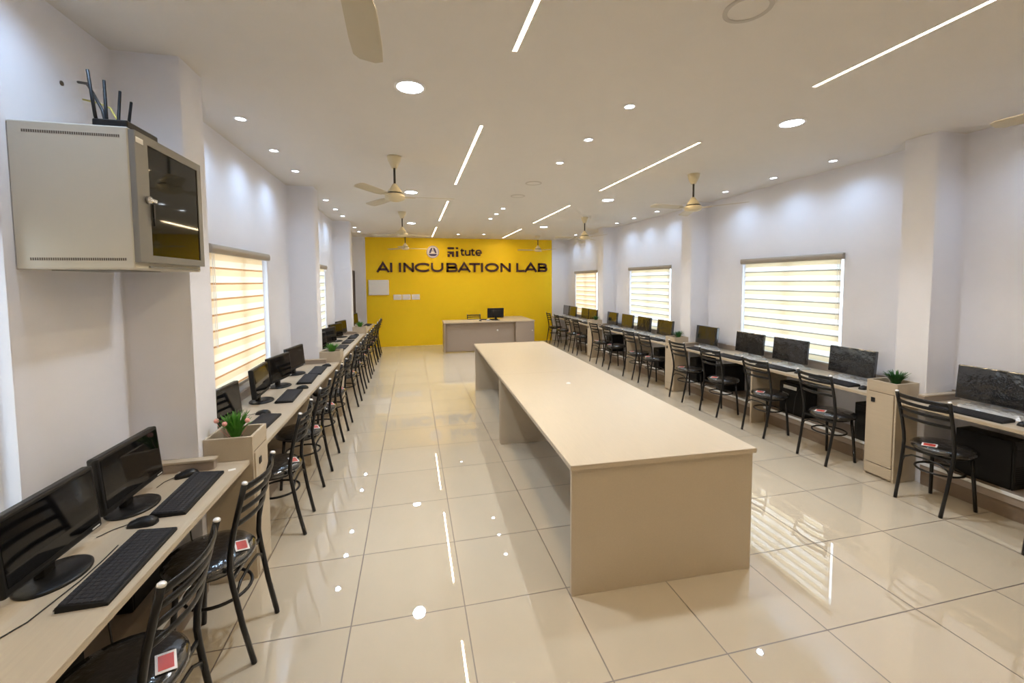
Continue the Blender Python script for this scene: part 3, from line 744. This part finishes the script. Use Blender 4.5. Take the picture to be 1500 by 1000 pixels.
# computer towers on the plinth (front faces +x here, long side along x)
def make_tower():
    r = empty('computer_tower'); tag(r, 'x', 'computer')
    MB().box(-.17, .17, -.082, .082, 0, .37, .004).build('case', M['black_matte'], r)
    f = MB().box(.17, .185, -.082, .082, .0, .37, .005)
    f.box(.185, .188, -.07, .07, .31, .345).box(.185, .188, -.07, .07, .265, .30); f.build('front_bezel', M['black_plastic'], r)
    MB().lathe([(.010, 0), (.010, .004)], n=14, M=Matrix.Translation((.185, .05, .22)) @ Matrix.Rotation(PI/2, 4, 'Y')).build('power_button', M['cap_silver'], r)
    q = MB()
    for i in range(9): q.box(.185, .1865, -.055, .055, .04+.016*i, .048+.016*i)
    q.build('front_grille', M['black_matte'], r)
    MB().tube([(-.15, .082, .30), (-.145, .10, .33), (-.14, .15, .34), (-.135, .19, .25), (-.13, .21, .05)], .004, 6).build('cable', M['cable'], r)
    return r
tw = make_tower(); ts = []
RT_ = [.69, 1.555, 2.40, 3.55, 4.15, 5.2, 6.25, 7.15, 8.3, 9.4]
TRZ = {.69: -PI/2, 2.40: PI/2}
for k, y in enumerate(RT_):
    rz = TRZ.get(y, PI); x = 4.80 if abs(rz) < 2 else 4.845
    place(tw, ts, (x, y, .205), rz, 'black computer tower under desk, %s from yellow wall, three-window side' % ORD[len(RT_)-1-k], 'computer towers under the desks')
LT_ = [.20, .86, 1.75, 3.03, 3.8, 5.0, 5.7, 6.5, 7.2, 8.2]
for k, y in enumerate(LT_):
    place(tw, ts, (-1.09, y, .205), -PI/2, 'black computer tower under desk, %s from yellow wall, rack cabinet side' % ORD[len(LT_)-1-k], 'computer towers under the desks')
lb = MB().box(-.09, .09, -.0006, .0006, -.02, .02).build('paper_label', M['paper'], None, (4.715, 2.44, .52)); lb.rotation_euler = (0, 0, PI/2)
tag(lb, 'white paper strip stuck on a computer tower, three-window side', 'label')

o = MB().tube([(-.835, .315, DZ+.0025), (-.829, .22, DZ+.0025), (-.829, .10, DZ+.0025), (-.85, -.08, DZ+.0025), (-.93, -.24, DZ+.0025), (-1.05, -.35, DZ+.0025)], .0022, 6).build('desk_cable', M['cable']); tag(o, 'thin black cable trailing between keyboard and monitor stand below rack cabinet', 'cable')
# small papers on the desk
for (x, y, rz, t) in [(-.672, .99, .4, 'tiny white paper scrap at keyboard end below rack cabinet'), ]:
    o = MB().box(-.018, .018, -.012, .012, 0, .0012).build('paper_scrap', M['paper'], None, (x, y, DZ)); o.rotation_euler = (0, 0, rz); tag(o, t, 'paper')

# ------------------------------------------------------------------ teacher desk
td = empty('teacher_desk', (1.12, 9.0, 0)); tag(td, 'grey-brown teacher desk with cabinet end before the yellow wall', 'desk')
MB().box(-.01, 2.36, 0, .70, .755, .785, .002).build('desktop', M['laminate'], td)
MB().box(0, .025, .01, .69, 0, .7545).build('side_panel', M['laminate_grey'], td)
MB().box(.0255, 1.84, .12, .14, .02, .7545).build('front_panel', M['laminate_grey'], td)
cb = MB().box(1.845, 2.345, .01, .69, 0, .7545, .001).build('cabinet', M['laminate_grey'], td)
MB().lathe([(.012, 0), (.015, .012), (0, .016)], n=12, M=Matrix.Translation((2.29, .01, .52)) @ Matrix.Rotation(PI/2, 4, 'X')).build('knob', M['cap_silver'], cb)
MB().lathe([(.022, 0), (.022, .006), (0, .008)], n=14, M=Matrix.Translation((1.38, .12, .54)) @ Matrix.Rotation(PI/2, 4, 'X')).build('grommet', M['white_plastic'], td)
rt = MB().box(1.7, 2.36, .705, 1.45, .755, .785, .002).box(2.33, 2.355, .71, 1.44, 0, .7545).build('return_top', M['laminate'], td)
place(mon, ms_, (2.48, 9.28, .785), PI/2, 'black monitor standing on the teacher desk before yellow wall', 'monitors along the wall desks')
place(kb, ks, (2.35, 9.50, .785), PI/2, 'black keyboard behind the monitor on teacher desk', 'keyboards on the wall desks')
place(mo, mos, (2.06, 9.20, .785), 1.2, 'black computer mouse on the teacher desk beside monitor', 'mice on the wall desks')
o = MB().box(-.06, .06, -.05, .05, 0, .028, .01, None, 2).box(-.03, .04, -.03, .02, .028, .05, .01).build('plastic_wrap', M['film'], None, (2.26, 9.18, .785)); tag(o, 'crumpled clear plastic wrap in front of teacher monitor', 'packaging')

# ------------------------------------------------------------------ wall rack cabinet, router
rk = empty('rack_cabinet', (XL, .432, 1.868)); tag(rk, 'pale grey wall rack cabinet with dark glass door', 'rack cabinet')
Dp, Wd, Hh = .405, .572, .585
b = MB().box(.001, Dp, 0, Wd, 0, Hh, .004); b.build('body', M['rack_body'], rk)
for za, zb_ in ((Hh-.045, Hh-.034), (.035, .046)):
    v = MB()
    for i in range(44):
        y = .052+.0075*i
        v.box(y-.0025, y+.0025, -.0006, .002, za, zb_)
    v.build('vent_row', M['dark_trim'], rk)
MB().box(.05, .30, .10, .40, -.004, .0, .0).build('bottom_vent', M['rack_frame'], rk)
dfm = MB(); X0, X1 = Dp, Dp+.022
dfm.box(X0, X1, .004, .092, .03, Hh-.008).box(X0, X1, Wd-.044, Wd-.004, .03, Hh-.008).box(X0, X1, .092, Wd-.044, Hh-.045, Hh-.008).box(X0, X1, .092, Wd-.044, .03, .062)
dd = dfm.build('door', M['rack_frame'], rk)
MB().box(X0, X1-.004, .092, Wd-.044, .062, Hh-.045).build('glass', M['rack_glass'], dd)
MB().box(X1, X1+.001, .012, .062, Hh-.055, Hh-.033).build('badge', M['white_plastic'], dd)
hd = MB().lathe([(.016, 0), (.016, .014), (.010, .018), (0, .018)], n=18, M=Matrix.Translation((X1, .072, .30)) @ Matrix.Rotation(PI/2, 4, 'Y')).box(X1+.012, X1+.020, .06, .11, .292, .308, .003).build('lock', M['chrome'], dd)
MB().box(X1+.004, X1+.012, .092, .106, .225, .285, .002).lathe([(.004, .19), (.004, .225)], (X1+.008, .099, 0), 8).build('key', M['black_plastic'], hd)
MB().box(X0, X0+.006, .10, Wd-.02, .008, .016).build('lower_slot', M['rack_frame'], rk)
ro = empty('wifi_router', (XL, 0, 2.454)); tag(ro, 'black router with four antennas on top of the rack cabinet', 'router')
MB().box(.275, .40, .447, .665, 0, .030, .004).build('body', M['black_plastic'], ro)
for (y, dy, h) in ((.462, -.030, .215), (.525, .002, .215), (.592, .036, .212), (.655, .050, .195)):
    a = MB().tube([(.285, y, .02), (.283, y+dy*.15, .045), (.281, y+dy, h)], [.0065, .0065, .0055], 8); a.build('antenna', M['black_matte'], ro)
cb_ = MB().tube([(.27, .55, .008), (.25, .56, .10), (.18, .62, .20), (.08, .76, .285), (.012, .815, .31)], .006, 8)
o = cb_.build('router_cable', M['cable'], None, (XL, 0, 2.454)); tag(o, 'black cable from wall hole to the router', 'cable')
cy = MB().tube([(.268, .64, .006), (.25, .66, .09), (.20, .70, .16), (.12, .76, .20), (.012, .84, .24)], .004, 8)
o = cy.build('network_cable', M['cable_yellow'], None, (XL, 0, 2.454)); tag(o, 'thin yellow network cable behind the router antennas', 'cable')
o = MB().lathe([(.011, 0), (.011, .003)], n=14, M=Matrix.Translation((XL, .73, 2.72)) @ Matrix.Rotation(PI/2, 4, 'Y')).build('wall_plug', M['dark_trim']); tag(o, 'small black plug hole in white wall above the router', 'wall plug')

# ------------------------------------------------------------------ daylight, camera, view
w = bpy.data.worlds.new('daylight'); sc.world = w; w.use_nodes = True
bg = w.node_tree.nodes['Background']; w.cycles.sampling_method = 'NONE'; bg.inputs[0].default_value = (.86, .94, 1., 1); bg.inputs[1].default_value = 2.7

cam = bpy.data.cameras.new('camera'); co = bpy.data.objects.new('camera', cam); COL.objects.link(co)
f_px, yaw, pitch, roll = 619.6314, .2272804, .0577849, -.0068123
ppx, ppy = 747.263, 447.866
cyw, syw = math.cos(yaw), math.sin(yaw)
fv = Vector((syw*math.cos(pitch), cyw*math.cos(pitch), -math.sin(pitch))); rv = Vector((cyw, -syw, 0)); uv = rv.cross(fv)
c_, s_ = math.cos(roll), math.sin(roll); r2 = rv*c_+uv*s_; u2 = -rv*s_+uv*c_
co.matrix_world = Matrix(((r2.x, u2.x, -fv.x, .3479), (r2.y, u2.y, -fv.y, -1.6610), (r2.z, u2.z, -fv.z, 1.8053), (0, 0, 0, 1)))
cam.sensor_width = 36; cam.sensor_fit = 'HORIZONTAL'; cam.lens = f_px/1500*36
cam.shift_x = (750-ppx)/1500; cam.shift_y = -(500-ppy)/1500; cam.clip_start = .02; cam.clip_end = 100
sc.camera = co
vs = sc.view_settings; sc.display_settings.display_device = 'sRGB'
vs.view_transform = 'Standard'; vs.look = 'None'; vs.gamma = 1; vs.use_curve_mapping = False; vs.exposure = 0.68
cy_ = sc.cycles
cy_.use_adaptive_sampling = False; cy_.use_light_tree = True; cy_.use_denoising = True; cy_.denoiser = 'OPENIMAGEDENOISE'; cy_.denoising_input_passes = 'RGB_ALBEDO'; cy_.denoising_prefilter = 'ACCURATE'; cy_.max_bounces = 10; cy_.diffuse_bounces = 6; cy_.glossy_bounces = 4; cy_.transparent_max_bounces = 12; cy_.transmission_bounces = 6
cy_.sample_clamp_indirect = 8.; cy_.caustics_reflective = False; cy_.caustics_refractive = False
